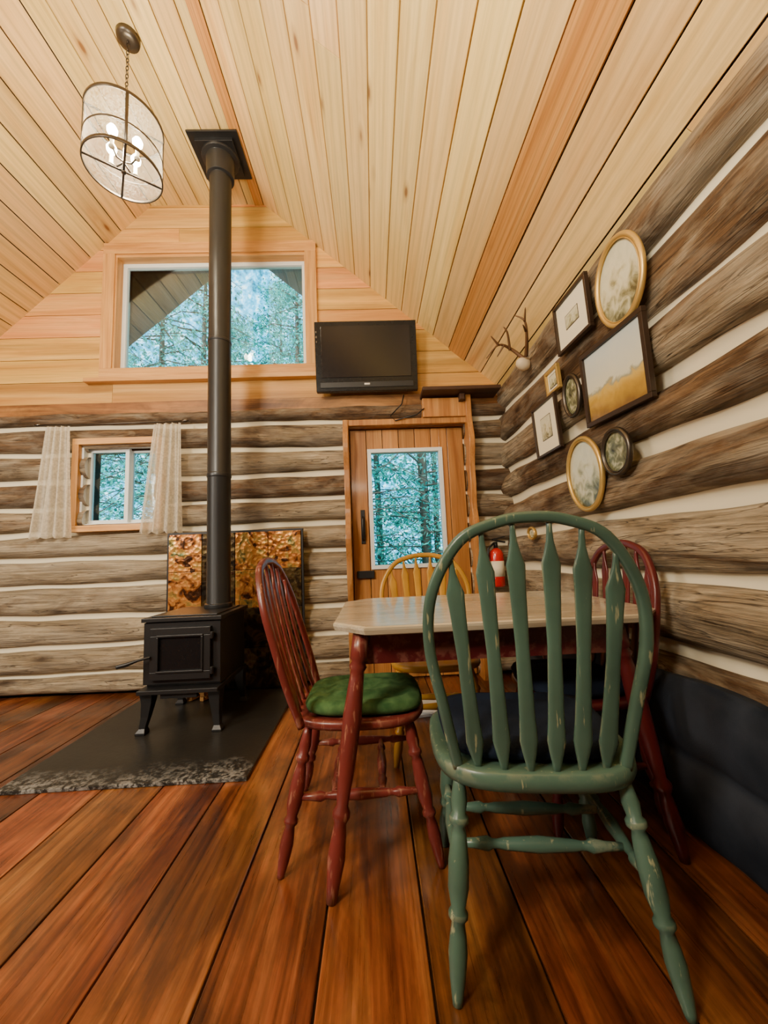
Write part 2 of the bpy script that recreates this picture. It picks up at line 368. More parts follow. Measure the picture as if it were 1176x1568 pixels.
# ceiling
mb=MB()
def slope_boards(x0,dirx,slope,n,w,skip):
    for i in range(n):
        a=x0+dirx*i*w;b=a+dirx*w
        za=ZC-slope*abs(a-x0) ;zb_=ZC-slope*abs(b-x0)
        nrm=Vector((dirx*slope,0,1)).normalized()
        mt,th=ceil_m,.0
        if i in skip: mt,th=ceilj_m,.006
        ys=[YF,YF+random.uniform(1.5,4.6),YB+.0] if mt is ceil_m else [YF,YB]
        for y0,y1 in zip(ys[:-1],ys[1:]):
            c=Vector(((a+b)/2,(y0+y1)/2,(za+zb_)/2))+nrm*(.011-th)
            h=Vector((b-a,0,zb_-za))*.5; L=h.length; h=h.normalized()*(L-.0038)
            mb.obox(c,h,Vector((0,(y1-y0)/2-.001,0)),nrm*.011,mt)
W=.1325
slope_boards(CR,1,SR,17,W,(12,))
slope_boards(CL,-1,SLL,16,W*.95,())
nfl=7;wf=(CR-CL)/nfl
for i in range(nfl):
    a=CL+i*wf
    ys=[YF,YF+random.uniform(1.5,4.6),YB]
    for y0,y1 in zip(ys[:-1],ys[1:]): mb.bb(a+.003,a+wf-.003,y0+.001,y1-.001,ZC,ZC+.022,ceil_m)
mb.bb(CR-.075,CR-.0,YF,YB-.03,ZC-.014,ZC-.001,ceilj_m)
for a,b,za,zb_ in ((CR,XR+.3,ZC,ZC-SR*(XR+.3-CR)),(CL,XL-.3,ZC,ZC-SLL*(CL-XL+.3))):
    mb.prism([(a,YF-.1,za+.03),(b,YF-.1,zb_+.03),(b,YF-.1,zb_+.13),(a,YF-.1,za+.13)],(0,YB-YF+.2,0),gap_m)
mb.bb(CL,CR,YF-.1,YB+.1,ZC+.03,ZC+.13,gap_m)
mb.build('ceiling',bevel=.002)
mb=MB();soff_m=wood('porch_soffit',[(.3,(.30,.22,.22)),(.7,(.50,.38,.36))],'y',rough=.7,across=9,along=.6,knots=.3,var=.3)
for i in range(14):
    for d in(1,-1):
        a=-1.365+d*i*.16;b=a+d*.156
        mb.prism([(a,YB+.13,4.56-.88*i*.16),(b,YB+.13,4.56-.88*(i*.16+.156)),(b,YB+.13,4.60-.88*(i*.16+.156)),(a,YB+.13,4.60-.88*i*.16)],(0,.85,0),soff_m)
mb.build('porch_roof')

# floor
mb=MB()
x=-.17-.27*14;kk=0
FR_={9:.95,10:.55,11:.8,12:.9,13:.35,14:.6,15:.3,16:.35,17:.15,18:.2,19:.1}  # tones vary per plank and darken rightward, table shade put into the colour
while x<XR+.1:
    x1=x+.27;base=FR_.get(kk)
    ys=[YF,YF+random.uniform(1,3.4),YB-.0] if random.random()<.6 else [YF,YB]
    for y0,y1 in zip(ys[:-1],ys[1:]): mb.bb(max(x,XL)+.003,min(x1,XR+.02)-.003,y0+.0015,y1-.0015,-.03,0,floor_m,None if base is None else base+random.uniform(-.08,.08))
    x=x1;kk+=1
fl=mb.build('floor',bevel=.003)
mb=MB();mb.bb(XL,XR+.02,YF,YB+.1,-.08,-.012,gap_m);mb.build('floor_subfloor')

# ------------------------------------------------------------------ windows
def frame(mb,x0,x1,z0,z1,w,y0,y1,mh,mv):
    mb.bb(x0,x1,y0,y1,z1-w,z1,mh);mb.bb(x0,x1,y0,y1,z0,z0+w,mh)
    mb.bb(x0,x0+w,y0,y1,z0+w,z1-w,mv);mb.bb(x1-w,x1,y0,y1,z0+w,z1-w,mv)
mb=MB()
frame(mb,-2.24,-.41,2.53,3.77,.10,YB-.065,YB-.03,trim_m,trimv_m)
mb.bb(-2.34,-.36,YB-.10,YB-.03,2.50,2.535,trim_m)
frame(mb,-2.15,-.49,2.59,3.67,.025,YB-.05,YB+.11,trim_m,trimv_m)
frame(mb,-2.128,-.512,2.612,3.648,.038,YB+.03,YB+.08,white_m,white_m)
mb.bb(-2.1,-.54,YB+.052,YB+.056,2.64,3.62,glass_m)
mb.build('window_1',bevel=.003)
mb=MB()
frame(mb,-2.40,-1.68,1.26,2.02,.05,YB-.10,YB-.0,trim_m,trimv_m)
frame(mb,-2.355,-1.725,1.305,1.975,.02,YB-.06,YB+.11,white_m,white_m)
frame(mb,-2.335,-2.00,1.325,1.955,.032,YB-.01,YB+.03,white_m,white_m)
frame(mb,-2.03,-1.745,1.325,1.955,.032,YB+.03,YB+.07,white_m,white_m)
mb.bb(-2.31,-2.03,YB+.008,YB+.012,1.35,1.93,glass_m);mb.bb(-2.0,-1.77,YB+.048,YB+.052,1.35,1.93,glass_m)
mb.build('window_2',bevel=.003)
def curtain(name,xt0,xt1,xb0,xb1,zt,zb_):
    mb=MB();nu,nz=70,24;V=[]
    for j in range(nz+1):
        t=j/nz
        for i in range(nu+1):
            u=i/nu;x=(xt0+(xt1-xt0)*u)*(1-t)+(xb0+(xb1-xb0)*u)*t
            y=YB-.150+ .024*math.sin(u*24+t*1.2)*(.6+.6*t)+.008*math.sin(u*57+2)
            V.append((x,y,zt+(zb_-zt)*t+(.014*math.sin(u*24) if j==nz else 0)))
    F=[(j*(nu+1)+i,j*(nu+1)+i+1,(j+1)*(nu+1)+i+1,(j+1)*(nu+1)+i) for j in range(nz) for i in range(nu)]
    mb.add(V,F,lace_m,smooth=True);return mb.build(name)
curtain('curtain',-2.58,-2.38,-2.68,-2.34,2.105,1.225)
curtain('curtain',-1.73,-1.51,-1.84,-1.49,2.105,1.23)
mb=MB();mb.sweep([(-2.66,YB-.15,2.125),(-2.1,YB-.15,2.118),(-1.46,YB-.15,2.125)],.006,None,metal_m,seg=8)
for xx in(-2.64,-1.48): mb.sweep([(xx,YB-.15,2.125),(xx,YB-.07,2.14)],.005,None,metal_m,seg=6);mb.lathe((xx-.03,YB-.15,2.125),(xx+.03,YB-.15,2.125),[(0,.003),(.3,.014),(.7,.014),(1,.003)],metal_m,8)
mb.build('curtain_rod')

# ------------------------------------------------------------------ door
mb=MB()
DG=(.0,.59,.89,1.85)
xs=[-.165+i*.1375 for i in range(8)]
for a,b in zip(xs[:-1],xs[1:]):
    rn=random.random()
    for r in rect_minus((a+.001,b-.004,.01,2.04),DG): mb.bb(r[0],r[1],YB-.02,YB+.02,r[2],r[3],door_m,rn)
for r in rect_minus((-.19,.82,-.01,2.07),DG): mb.bb(r[0],r[1],YB+.0205,YB+.035,r[2],r[3],gap_m)  # unseen slab added behind the planks to stop light leaking in
frame(mb,-.022,.612,.868,1.872,.032,YB-.035,YB+.034,white_m,white_m)
mb.bb(.0,.59,YB-.002,YB+.002,.9,1.84,glass_m)
mb.bb(-.095,-.06,YB-.03,YB-.018,1.08,1.36,black_m);mb.sweep([(-.078,YB-.03,1.30),(-.078,YB-.07,1.28),(-.078,YB-.075,1.2),(-.078,YB-.06,1.13),(-.078,YB-.03,1.11)],.010,None,black_m)
mb.bb(-.14,.0,YB-.045,YB-.02,.80,.86,black_m)
mb.build('door_1',bevel=.002)
mb=MB()
def jamb(x0,x1,ztop,dep):
    n=60;o=[(x0,YB+.02,0),]
    for i in range(n+1):
        z=ztop*i/n; o.append((x0,YB-dep-.024*math.sin(z*7.5)-.012*math.sin(z*17+1),z))
    o.append((x0,YB+.02,ztop))
    mb.prism(o,(x1-x0,0,0),door_m)
jamb(-.215,-.170,2.10,.14);jamb(.805,.85,2.28,.17)
mb.bb(-.215,.83,YB-.12,YB+.02,2.05,2.10,door_m)
mb.bb(.45,.85,YB-.14,YB-.0,2.10,2.26,door_m)
mb.build('trim_1',bevel=.004)
mb=MB();mb.bb(.44,1.07,YB-.27,YB-.075,2.275,2.305,dkwood_m);mb.bb(.75,.79,YB-.2,YB-.1,2.22,2.275,dkwood_m);mb.build('wall_shelf',bevel=.003)

# ------------------------------------------------------------------ TV
mb=MB()
mb.box((0,0,0),(.83,.055,.57),blackgloss_m)
mb.box((0,-.029,.035),(.73,.006,.42),screen_m)
mb.box((0,-.029,-.235),(.76,.008,.045),black_m)
mb.box((0,-.034,-.232),(.045,.004,.016),plain('silver_badge',(.6,.6,.6),.3,.8))
mb.box((0,.05,0),(.45,.05,.35),black_m)
mb.box((0,.09,-.02),(.12,.06,.12),black_m)
for z_ in(.12,.16,.2): mb.box((-.400,-.029,z_),(.010,.006,.018),metal_m)
mb.build('television',bevel=.006,M=Matrix.Translation((.0,3.02,2.61))@Matrix.Rotation(math.radians(6),4,'X'))
mb=MB();mb.sweep([(.30,YB-.12,2.30),(.28,YB-.13,2.22),(.18,YB-.13,2.12),(.22,YB-.13,2.08),(.40,YB-.15,2.12),(.46,YB-.15,2.17)],.005,None,black_m,seg=6);mb.build('television_cable')

# ------------------------------------------------------------------ hearth, shield, stove
mb=MB();mb.bb(-1.72,-.61,1.87,3.04,0.0,.018,slate_m);mb.build('hearth_pad',bevel=.004)
mb=MB();x0,x1=-1.60,-.55
mb.bb(x0,x1,3.045,3.07,.02,1.22,black_m)
for i in range(4):
    for j in range(4):
        w=(x1-x0-.03)/4;h=1.17/4
        a=x0+.015+i*w;zt=1.205-j*h
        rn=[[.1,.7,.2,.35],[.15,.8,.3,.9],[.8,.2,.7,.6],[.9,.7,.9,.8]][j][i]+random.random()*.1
        mb.bb(a+.002,a+w-.002,3.035,3.046,zt-h+.002,zt-.002,copper_m,rn)
mb.build('heat_shield',bevel=.002)
mb=MB()
for i,(a,b) in enumerate(((-1.30,.03),(-1.26,-.02),(-1.21,.02),(-1.24,.0))):
    z_=.033+(.03 if i==3 else 0);mb.obox(Vector((a,2.93+b*.3,z_)),Vector((.014,b*.2,0)),Vector((b,.075,0)),Vector((0,0,.013)),trim_m)
mb.build('kindling_bundle')
mb=MB();mb.obox(Vector((.27,2.55,.010)),Vector((.15,.03,0)),Vector((-.02,.11,0)),Vector((0,0,.008)),paper_m);mb.obox(Vector((.29,2.53,.024)),Vector((.12,-.02,0)),Vector((.02,.09,0)),Vector((0,0,.005)),paper_m);mb.build('folded_newspaper')
mb=MB();X0,X1,Y0,Y1=-1.38,-.93,2.38,2.84;zf=.018
mb.bb(X0+.01,X1-.01,Y0+.03,Y1,.265,.645,black_m)
mb.bb(X0-.01,X1+.01,Y0-.01,Y1+.02,.645,.668,black_m)
mb.bb(X0+.03,X1-.03,Y0+.03,Y1-.03,.668,.676,black_m)
mb.bb(X0-.005,X1+.005,Y0-.05,Y1,.245,.268,black_m)
mb.bb(X0+.0,X1-.0,Y0+.005,Y0+.03,.285,.64,black_m)
frame(mb,X0+.05,X1-.05,.315,.61,.045,Y0-.022,Y0+.006,black_m,black_m)
frame(mb,X0+.09,X1-.09,.355,.57,.012,Y0-.03,Y0,black_m,black_m)
mb.bb(X0+.09,X1-.09,Y0-.012,Y0-.006,.355,.57,blackgloss_m)
for z_ in(.36,.56): mb.lathe((X1-.04,Y0-.02,z_-.02),(X1-.04,Y0-.02,z_+.02),[(0,.011),(1,.011)],black_m,10)
mb.sweep([(X0+.06,Y0-.03,.45),(X0+.0,Y0-.05,.44),(X0-.05,Y0-.07,.425),(X0-.10,Y0-.08,.415)],[.008,.008,.012,.012],None,black_m)
mb.bb(X0+.12,X1-.12,Y0-.03,Y0-.0,.215,.245,black_m)
for sx,xx in((-1,X0+.03),(1,X1-.03)):
    for sy,yy in((-1,Y0+.02),(1,Y1-.03)):
        def ring(dx,dy,s,z): return [Vector((xx+dx+a*s,yy+dy+b*s,z)) for a,b in((-1,-1),(1,-1),(1,1),(-1,1))]
        mb.rings([ring(0,0,.038,.25),ring(0,0,.03,.19),ring(sx*.008,sy*.008,.022,.11),ring(sx*.018,sy*.018,.018,.05),ring(sx*.022,sy*.022,.028,.030),ring(sx*.022,sy*.022,.028,zf)],black_m,smooth=False)
mb.build('wood_stove',bevel=.004)
mb=MB();px,py=-1.075,2.72
mb.lathe((px,py,.676),(px,py,ZC-.02),[(0,.09),(.008,.09),(.009,.078),(.26,.078),(.261,.082),(.268,.082),(.269,.0785),(.55,.0785),(.551,.083),(.556,.083),(.557,.0785),(.94,.079),(.941,.10),(.985,.105),(.986,.135),(1,.145)],pipe_m,40)
mb.bb(px-.185,px+.185,py-.185,py+.185,ZC-.03,ZC-.016,black_m)
mb.bb(px-.14,px+.14,py-.14,py+.14,ZC-.055,ZC-.028,black_m)
mb.build('stove_pipe',bevel=.002)

# ------------------------------------------------------------------ pendant lantern
mb=MB();lx,ly=-1.36,2.04;zb0,zt0,R=3.25,3.56,.195
mb.lathe((lx,ly,ZC-.035),(lx,ly,ZC-.001),[(0,.03),(.2,.06),(1,.065)],metal_m,24)
zc=zt0+.06;i=0
while zc<ZC-.035:
    d=Vector((1,0,0)) if i%2 else Vector((0,1,0))
    pts=[Vector((lx,ly,zc+.017))+d*(.008*math.cos(a))+Vector((0,0,.017*math.sin(a))) for a in [2*math.pi*q/10 for q in range(10)]]
    mb.sweep(pts,.0025,None,metal_m,seg=5,closed=True,ref=(d.y,d.x,0));zc+=.027;i+=1
mb.lathe((lx,ly,zb0-.01),(lx,ly,zt0+.07),[(0,.012),(.03,.014),(.06,.006),(.9,.006),(.93,.016),(1,.004)],metal_m,12)
def ringpts(r,z,n=48): return [(lx+r*math.cos(2*math.pi*q/n),ly+r*math.sin(2*math.pi*q/n),z) for q in range(n)]
for z_ in(zb0,zt0,): mb.sweep(ringpts(R,z_),.004,.010,metal_m,closed=True,seg=8,p=4,ref=(0,0,1))
mb.sweep(ringpts(R,(zb0+zt0)/2-.03),.002,.005,metal_m,closed=True,seg=8,p=4,ref=(0,0,1))
for q in range(4):
    a=math.radians(35+90*q);ca,sa=math.cos(a),math.sin(a)
    mb.sweep([(lx+R*ca,ly+R*sa,zb0),(lx+R*ca,ly+R*sa,zt0)],.008,.003,metal_m,ref=(ca,sa,0),seg=8,p=4)
    for z_ in(zb0,zt0): mb.sweep([(lx,ly,z_),(lx+R*ca,ly+R*sa,z_)],.006,.003,metal_m,ref=(0,0,1),seg=8,p=4)
    a+=math.pi/4;cx,cy=lx+.085*math.cos(a),ly+.085*math.sin(a)
    mb.sweep([(lx,ly,zb0+.06),(lx+.05*math.cos(a),ly+.05*math.sin(a),zb0+.04),(cx,cy,zb0+.07)],.005,None,metal_m,seg=6)
    mb.lathe((cx,cy,zb0+.06),(cx,cy,zb0+.13),[(0,.016),(.1,.016),(.15,.010),(1,.010)],mat_m,12)
    mb.lathe((cx,cy,zb0+.13),(cx,cy,zb0+.205),[(0,.011),(.3,.025),(.55,.027),(.85,.016),(1,.002)],bulb_m,14)
mb.rings([[Vector(p) for p in ringpts(R-.006,z_)] for z_ in(zb0,zt0)],shade_m,capb=False,capt=False)
mb.build('pendant_lantern')

# ------------------------------------------------------------------ chairs
LEG=[(0,.013),(.06,.016),(.14,.021),(.20,.017),(.22,.024),(.245,.024),(.265,.015),(.30,.019),(.42,.025),(.54,.025),(.62,.017),(.64,.023),(.66,.023),(.68,.015),(.73,.019),(.80,.022),(.90,.018),(.97,.013),(1,.011)]
STR=[(0,.009),(.12,.012),(.2,.017),(.23,.011),(.26,.011),(.3,.014),(.5,.019),(.7,.014),(.74,.011),(.77,.011),(.8,.017),(.88,.012),(1,.009)]
def smooth_curve(P,n=8):
    out=[];P=[Vector(p) for p in P]
    for i in range(len(P)-1):
        p0,p1,p2,p3=P[max(i-1,0)],P[i],P[i+1],P[min(i+2,len(P)-1)]
        for k in range(n):
            t=k/n;out.append(.5*((2*p1)+(p2-p0)*t+(2*p0-5*p1+4*p2-p3)*t*t+(3*p1-p0-3*p2+p3)*t**3))
    out.append(P[-1]);return out
def seat_loop(w,d,z,n=52,e=2.7,k=1.,dx=0):
    L=[]
    for i in range(n):
        a=2*math.pi*i/n;c,s=math.cos(a),math.sin(a)
        x=math.copysign(abs(c)**(2/e),c)*(w/2*k+dx);y=math.copysign(abs(s)**(2/e),s)*(d/2*k+dx)
        x*= 1+.05*(y/(d/2)); L.append(Vector((x,y,z)))
    return L
def chair(loc,yaw,m,sz=1.,hh=.62,lean=12,hw=.265,slats=6,cushion=None,seatw=.47,seatd=.43,spl=.07,splr=None,e=2.9,thk=.038):
    mb=MB();sh=.455;splr=splr or spl
    def L(dx,z,k=1.): return seat_loop(seatw,seatd,z,k=k,dx=dx,e=e)
    mb.rings([L(-.025,sh-thk),L(-.007,sh-thk*.82),L(0,sh-thk*.5),L(-.002,sh-.005),L(-.010,sh),L(-.03,sh-.003),L(0,sh-.010,.5),L(0,sh-.010,.1)],m)
    T={};F={}
    for sx in(-1,1):
        for sy in(-1,1):
            q_=splr if sy<0 else spl
            T[sx,sy]=Vector((sx*(seatw/2-.07),sy*(seatd/2-.07),sh-.03));F[sx,sy]=Vector((sx*(seatw/2-.07+spl),sy*(seatd/2-.07+q_),0))
            mb.lathe(T[sx,sy],F[sx,sy],LEG,m)
    q={}
    for sx in(-1,1):
        a=T[sx,-1].lerp(F[sx,-1],.50);b=T[sx,1].lerp(F[sx,1],.50);mb.lathe(a,b,STR,m,10);q[sx]=a.lerp(b,.30);q[sx,2]=a.lerp(b,.68)
    mb.lathe(q[-1],q[1],STR,m,10);mb.lathe(q[-1,2],q[1,2],STR,m,10)
    sl,cl=math.sin(math.radians(lean)),math.cos(math.radians(lean))
    yr=-seatd/2+.055
    def bp(s,t,y=yr): return Vector((s,y-t*sl,sh-.01+t*cl))
    C=[(-.205,0),(-.234,.24*hh),(-hw*.985,.50*hh),(-hw*.93,.72*hh),(-hw*.66,.915*hh),(-hw*.3,.985*hh),(0,hh)]
    C=C+[(-a,b) for a,b in C[-2::-1]]
    pts=smooth_curve([bp(a,b) for a,b in C],7)
    nrm=Vector((0,cl,sl))
    mb.sweep(pts,.0145,.013,m,ref=nrm,seg=12,p=3)
    def hoop_t(s):
        best=None
        for p in pts:
            if best is None or abs(p.x-s)<abs(best.x-s):
                if p.z>sh+.3*hh: best=p
        return best
    for i in range(slats):
        f=(i-(slats-1)/2)/((slats-1)/2)
        sb=f*.155;st=f*hw*.735
        p0=Vector((sb,yr-.030+.022*f*f,sh-.015));p1=hoop_t(st)+Vector((0,.002,0))
        n=22;P=[];ra=[];rbb=[]
        for k in range(n+1):
            t=k/n;p=p0.lerp(p1,t);p.y+= -.012*math.sin(math.pi*t);P.append(p)
            w=np.interp(t,[0,.04,.13,.22,.5,.74,.82,.89,.94,1],[.007,.010,.0225,.0195,.0165,.0205,.0235,.010,.0065,.0065])
            ra.append(float(w));rbb.append(float(np.interp(t,[0,.1,.5,.88,1],[.007,.0065,.006,.0065,.0065])))
        mb.sweep(P,ra,rbb,m,ref=nrm,seg=12,p=3)
    if cushion:
        def Cq(k,z): return [v+Vector((0,.02,0)) for v in seat_loop(seatw-.07,seatd-.06,z,e=4,k=k)]
        z0=sh-.002
        mb.rings([Cq(.9,z0),Cq(1.0,z0+.012),Cq(1.02,z0+.026),Cq(.97,z0+.042),Cq(.8,z0+.050),Cq(.66,z0+.040),Cq(.5,z0+.052),Cq(.3,z0+.052),Cq(.15,z0+.040),Cq(.02,z0+.038)],cushion)
    M=Matrix.Translation(loc)@Matrix.Rotation(yaw,4,'Z')@Matrix.Scale(sz,4)
    return mb.build('dining_chair',M=M)
chair((.422,1.195,0),math.radians(-7),green_m,1.0,hh=.635,lean=8,hw=.268,cushion=navy_m,seatw=.545,seatd=.45,spl=.040,splr=.115,e=3.4,thk=.056)
chair((-.075,1.555,0),math.radians(-90),redp_m,.98,hh=.585,lean=16.5,hw=.24,cushion=cush_m,seatw=.43,seatd=.49,spl=.085)
chair((.79,1.62,0),math.radians(90),maroon_m,.98,hh=.585,lean=10,hw=.24,cushion=navy_m,seatd=.44,spl=.05)
chair((.30,2.12,0),math.radians(180),yel_m,.98,hh=.56,lean=10,hw=.27)

# ------------------------------------------------------------------ table
mb=MB();tx0,tx1,ty0,ty1,th=-.15,1.0,1.27,2.07,.765
def oct_(k,z):
    x0,x1,y0,y1=tx0+k,tx1-k,ty0+k,ty1-k;c=.11
    return [Vector(p) for p in((x0+c,y0,z),(x1-c,y0,z),(x1,y0+c,z),(x1,y1-c,z),(x1-c,y1,z),(x0+c,y1,z),(x0,y1-c,z),(x0,y0+c,z))]
mb.rings([oct_(.02,th-.032),oct_(.004,th-.026),oct_(0,th-.012),oct_(.0,th-.004),oct_(.006,th)],top_m,smooth=False)
for a in((tx0+.1,tx1-.17,ty0+.09,ty0+.11),(tx0+.1,tx1-.17,ty1-.11,ty1-.09),(tx0+.1,tx0+.12,ty0+.1,ty1-.1),(tx1-.19,tx1-.17,ty0+.1,ty1-.1)):
    mb.bb(*a,th-.14,th-.03,maroon_m)
TL=[(0,.030),(.12,.030),(.13,.022),(.15,.030),(.17,.022),(.2,.024),(.35,.031),(.55,.026),(.68,.018),(.70,.027),(.72,.027),(.74,.018),(.78,.022),(.86,.027),(.95,.019),(1,.015)]
for sx,xx in((-1,tx0+.10),(1,tx1-.17)):
    for sy,yy in((-1,ty0+.09),(1,ty1-.09)):
        mb.lathe((xx,yy,th-.03),(xx+sx*.11,yy+sy*(.13 if sx<0 else .07),0),TL,redp_m if sx<0 else maroon_m,16)  # right legs take the darker maroon, their shade painted in
mb.build('dining_table')

# ------------------------------------------------------------------ wall decorations (right wall)
def art(name,kind):
    m,nt,b=nm(name);tc=N(nt,'ShaderNodeTexCoord').outputs['Generated']
    n=N(nt,'ShaderNodeTexNoise',{'Vector':tc,'Scale':6.,'Detail':7.,'Distortion':.6}).outputs[0]
    z_=N(nt,'ShaderNodeSeparateXYZ',{0:tc}).outputs[2]
    if kind=='land':
        f=math_(nt,'ADD',z_,math_(nt,'MULTIPLY_ADD',n,.30,-.08))
        c=ramp(nt,f,[(.15,(.22,.12,.03)),(.36,(.50,.30,.04)),(.46,(.62,.42,.10)),(.50,(.34,.33,.22)),(.55,(.66,.66,.52)),(1.,(.52,.58,.58))])
    elif kind=='etch': c=ramp(nt,math_(nt,'ADD',math_(nt,'MULTIPLY',z_,.55),math_(nt,'MULTIPLY',n,.9)),[(.48,(.10,.09,.04)),(.58,(.30,.29,.16)),(.68,(.55,.52,.34)),(.80,(.66,.64,.47)),(1.,(.58,.57,.42))])
    else: c=ramp(nt,n,[(.3,(.04,.04,.02)),(.5,(.15,.16,.08)),(.65,(.45,.43,.27))])
    nt.links.new(c,b.inputs['Base Color']);b.inputs['Roughness'].default_value=.25;b.inputs['Coat Weight'].default_value=.3;return m
etch_m,land_m,dark_m=art('art_etching','etch'),art('art_landscape','land'),art('art_dark','dark')
xw=XR-.103
def rframe(name,y,z,w,h,bw,fm,am,matw=0,rot=0):
    mb=MB();d=.022
    def B(y0,y1,z0,z1,x0,x1,m): mb.bb(x0,x1,y0,y1,z0,z1,m)
    B(-w/2,w/2,h/2-bw,h/2,-d,0,fm);B(-w/2,w/2,-h/2,-h/2+bw,-d,0,fm);B(-w/2,-w/2+bw,-h/2+bw,h/2-bw,-d,0,fm);B(w/2-bw,w/2,-h/2+bw,h/2-bw,-d,0,fm)
    B(-w/2+bw,w/2-bw,-h/2+bw,h/2-bw,-.010,-.002,mat_m if matw else am)
    if matw:
        a=w/2-bw-matw;c=h/2-bw-matw
        B(-a-.004,a+.004,-c-.004,c+.004,-.0115,-.003,frame_m);B(-a,a,-c,c,-.0125,-.003,am)
    return mb.build(name,bevel=.002,M=Matrix.Translation((xw,y,z))@Matrix.Rotation(rot,4,'X')@Matrix.Rotation(math.radians(-3),4,'Y'))
def oframe(name,y,z,w,h,bw,fm,am):
    mb=MB();n=48
    def E(a,b,x): return [Vector((x,a*math.cos(2*math.pi*i/n),b*math.sin(2*math.pi*i/n))) for i in range(n)]
    mb.sweep(E(w/2-bw/2,h/2-bw/2,-.012),bw/2,.012,fm,ref=(1,0,0),closed=True,seg=10,p=2)
    mb.sweep(E(w/2-bw*1.05,h/2-bw*1.05,-.017),.003,.003,fm,ref=(1,0,0),closed=True,seg=6)
    mb.rings([E(w/2-bw*.6,h/2-bw*.6,0),E(w/2-bw*.6,h/2-bw*.6,-.008)],am,smooth=False)
    return mb.build(name,M=Matrix.Translation((xw,y,z))@Matrix.Rotation(math.radians(-3),4,'Y'))
rframe('framed_print',1.84,2.17,.32,.27,.016,frame_m,etch_m,.085,math.radians(2))
rframe('framed_print',2.22,1.71,.31,.32,.014,frame_m,etch_m,.08)
rframe('framed_landscape_painting',1.57,1.73,.44,.355,.022,frame_m,land_m,0,math.radians(3))
rframe('framed_print',2.09,1.945,.15,.14,.016,gold_m,etch_m,.02)
oframe('oval_framed_picture',1.47,2.09,.31,.38,.024,gold_m,etch_m)
oframe('oval_framed_picture',1.905,1.775,.17,.235,.020,metal_m,dark_m)
oframe('oval_framed_picture',1.86,1.35,.32,.38,.022,gold_m,etch_m)
oframe('oval_framed_picture',1.60,1.395,.20,.215,.020,metal_m,dark_m)
oframe('oval_framed_picture',2.55,1.09,.12,.09,.012,gold_m,etch_m)

# antlers
mb=MB()
mb.lathe((1.10,2.47,2.22),(1.01,2.43,2.24),[(0,.02),(.3,.045),(.6,.04),(.85,.03),(1,.012)],bone_m,14)
def tine(P,r0,r1=.003):
    c=smooth_curve(P,6);n=len(c);mb.sweep(c,[r0+(r1-r0)*(i/(n-1)) for i in range(n)],None,antler_m,seg=8)
tine([(1.06,2.44,2.26),(.98,2.44,2.33),(.88,2.40,2.34),(.80,2.42,2.26)],.014)
tine([(.97,2.44,2.325),(.93,2.36,2.40),(.90,2.34,2.43)],.010)
tine([(.88,2.40,2.34),(.82,2.36,2.38)],.009);tine([(.92,2.41,2.345),(.88,2.44,2.28)],.008)
tine([(1.06,2.40,2.26),(1.02,2.28,2.31),(.98,2.20,2.38),(.93,2.22,2.43)],.014)
tine([(1.0,2.24,2.34),(.95,2.16,2.33)],.009);tine([(.98,2.20,2.38),(.96,2.13,2.42)],.008)
mb.build('deer_antlers')

# extinguisher
mb=MB();ex,ey=.97,3.04
mb.lathe((ex,ey,.70),(ex,ey,1.0),[(0,.045),(.03,.055),(.85,.055),(.93,.045),(1,.02)],red_m,24)
mb.lathe((ex,ey,.78),(ex,ey,.90),[(0,.0555),(1,.0555)],mat_m,24)
mb.lathe((ex,ey,1.0),(ex,ey,1.05),[(0,.018),(1,.016)],black_m,12)
mb.box((ex+.02,ey-.02,1.055),(.10,.025,.014),black_m,Matrix.Rotation(.2,3,'Y'));mb.box((ex+.02,ey-.02,1.08),(.10,.02,.01),black_m,Matrix.Rotation(-.2,3,'Y'))
mb.sweep([(ex-.02,ey-.02,1.04),(ex-.07,ey-.03,1.0),(ex-.075,ey-.03,.85)],.009,None,black_m)
mb.bb(ex-.03,ex+.03,ey+.05,YB-.09,.85,.90,black_m)
mb.build('fire_extinguisher')

# low dark navy band along the right wall, bulging in two rows
mb=MB();n=120;V=[];K=40
for i in range(n+1):
    y=-.6+3.55*i/n
    for k in range(K+1):
        t=k/K
        if t<.3: x_=1.092-.030*(t/.3);z_=.52-.012*math.sin(y*9)
        else:
            q=(t-.3)/.7;x_=1.062-.030*abs(math.sin(math.pi*2*q))**.6+.006*math.sin(y*11+q*2)+.004*math.sin(y*31+q);z_=.515-.505*q
        V.append((x_,y,z_))
F=[(i*(K+1)+k,i*(K+1)+k+1,(i+1)*(K+1)+k+1,(i+1)*(K+1)+k) for i in range(n) for k in range(K)]
mb.add(V,F,band_m,smooth=True)
mb.bb(1.074,1.085,-.58,2.93,0,.49,dkwood_m)
mb.build('low_navy_band')

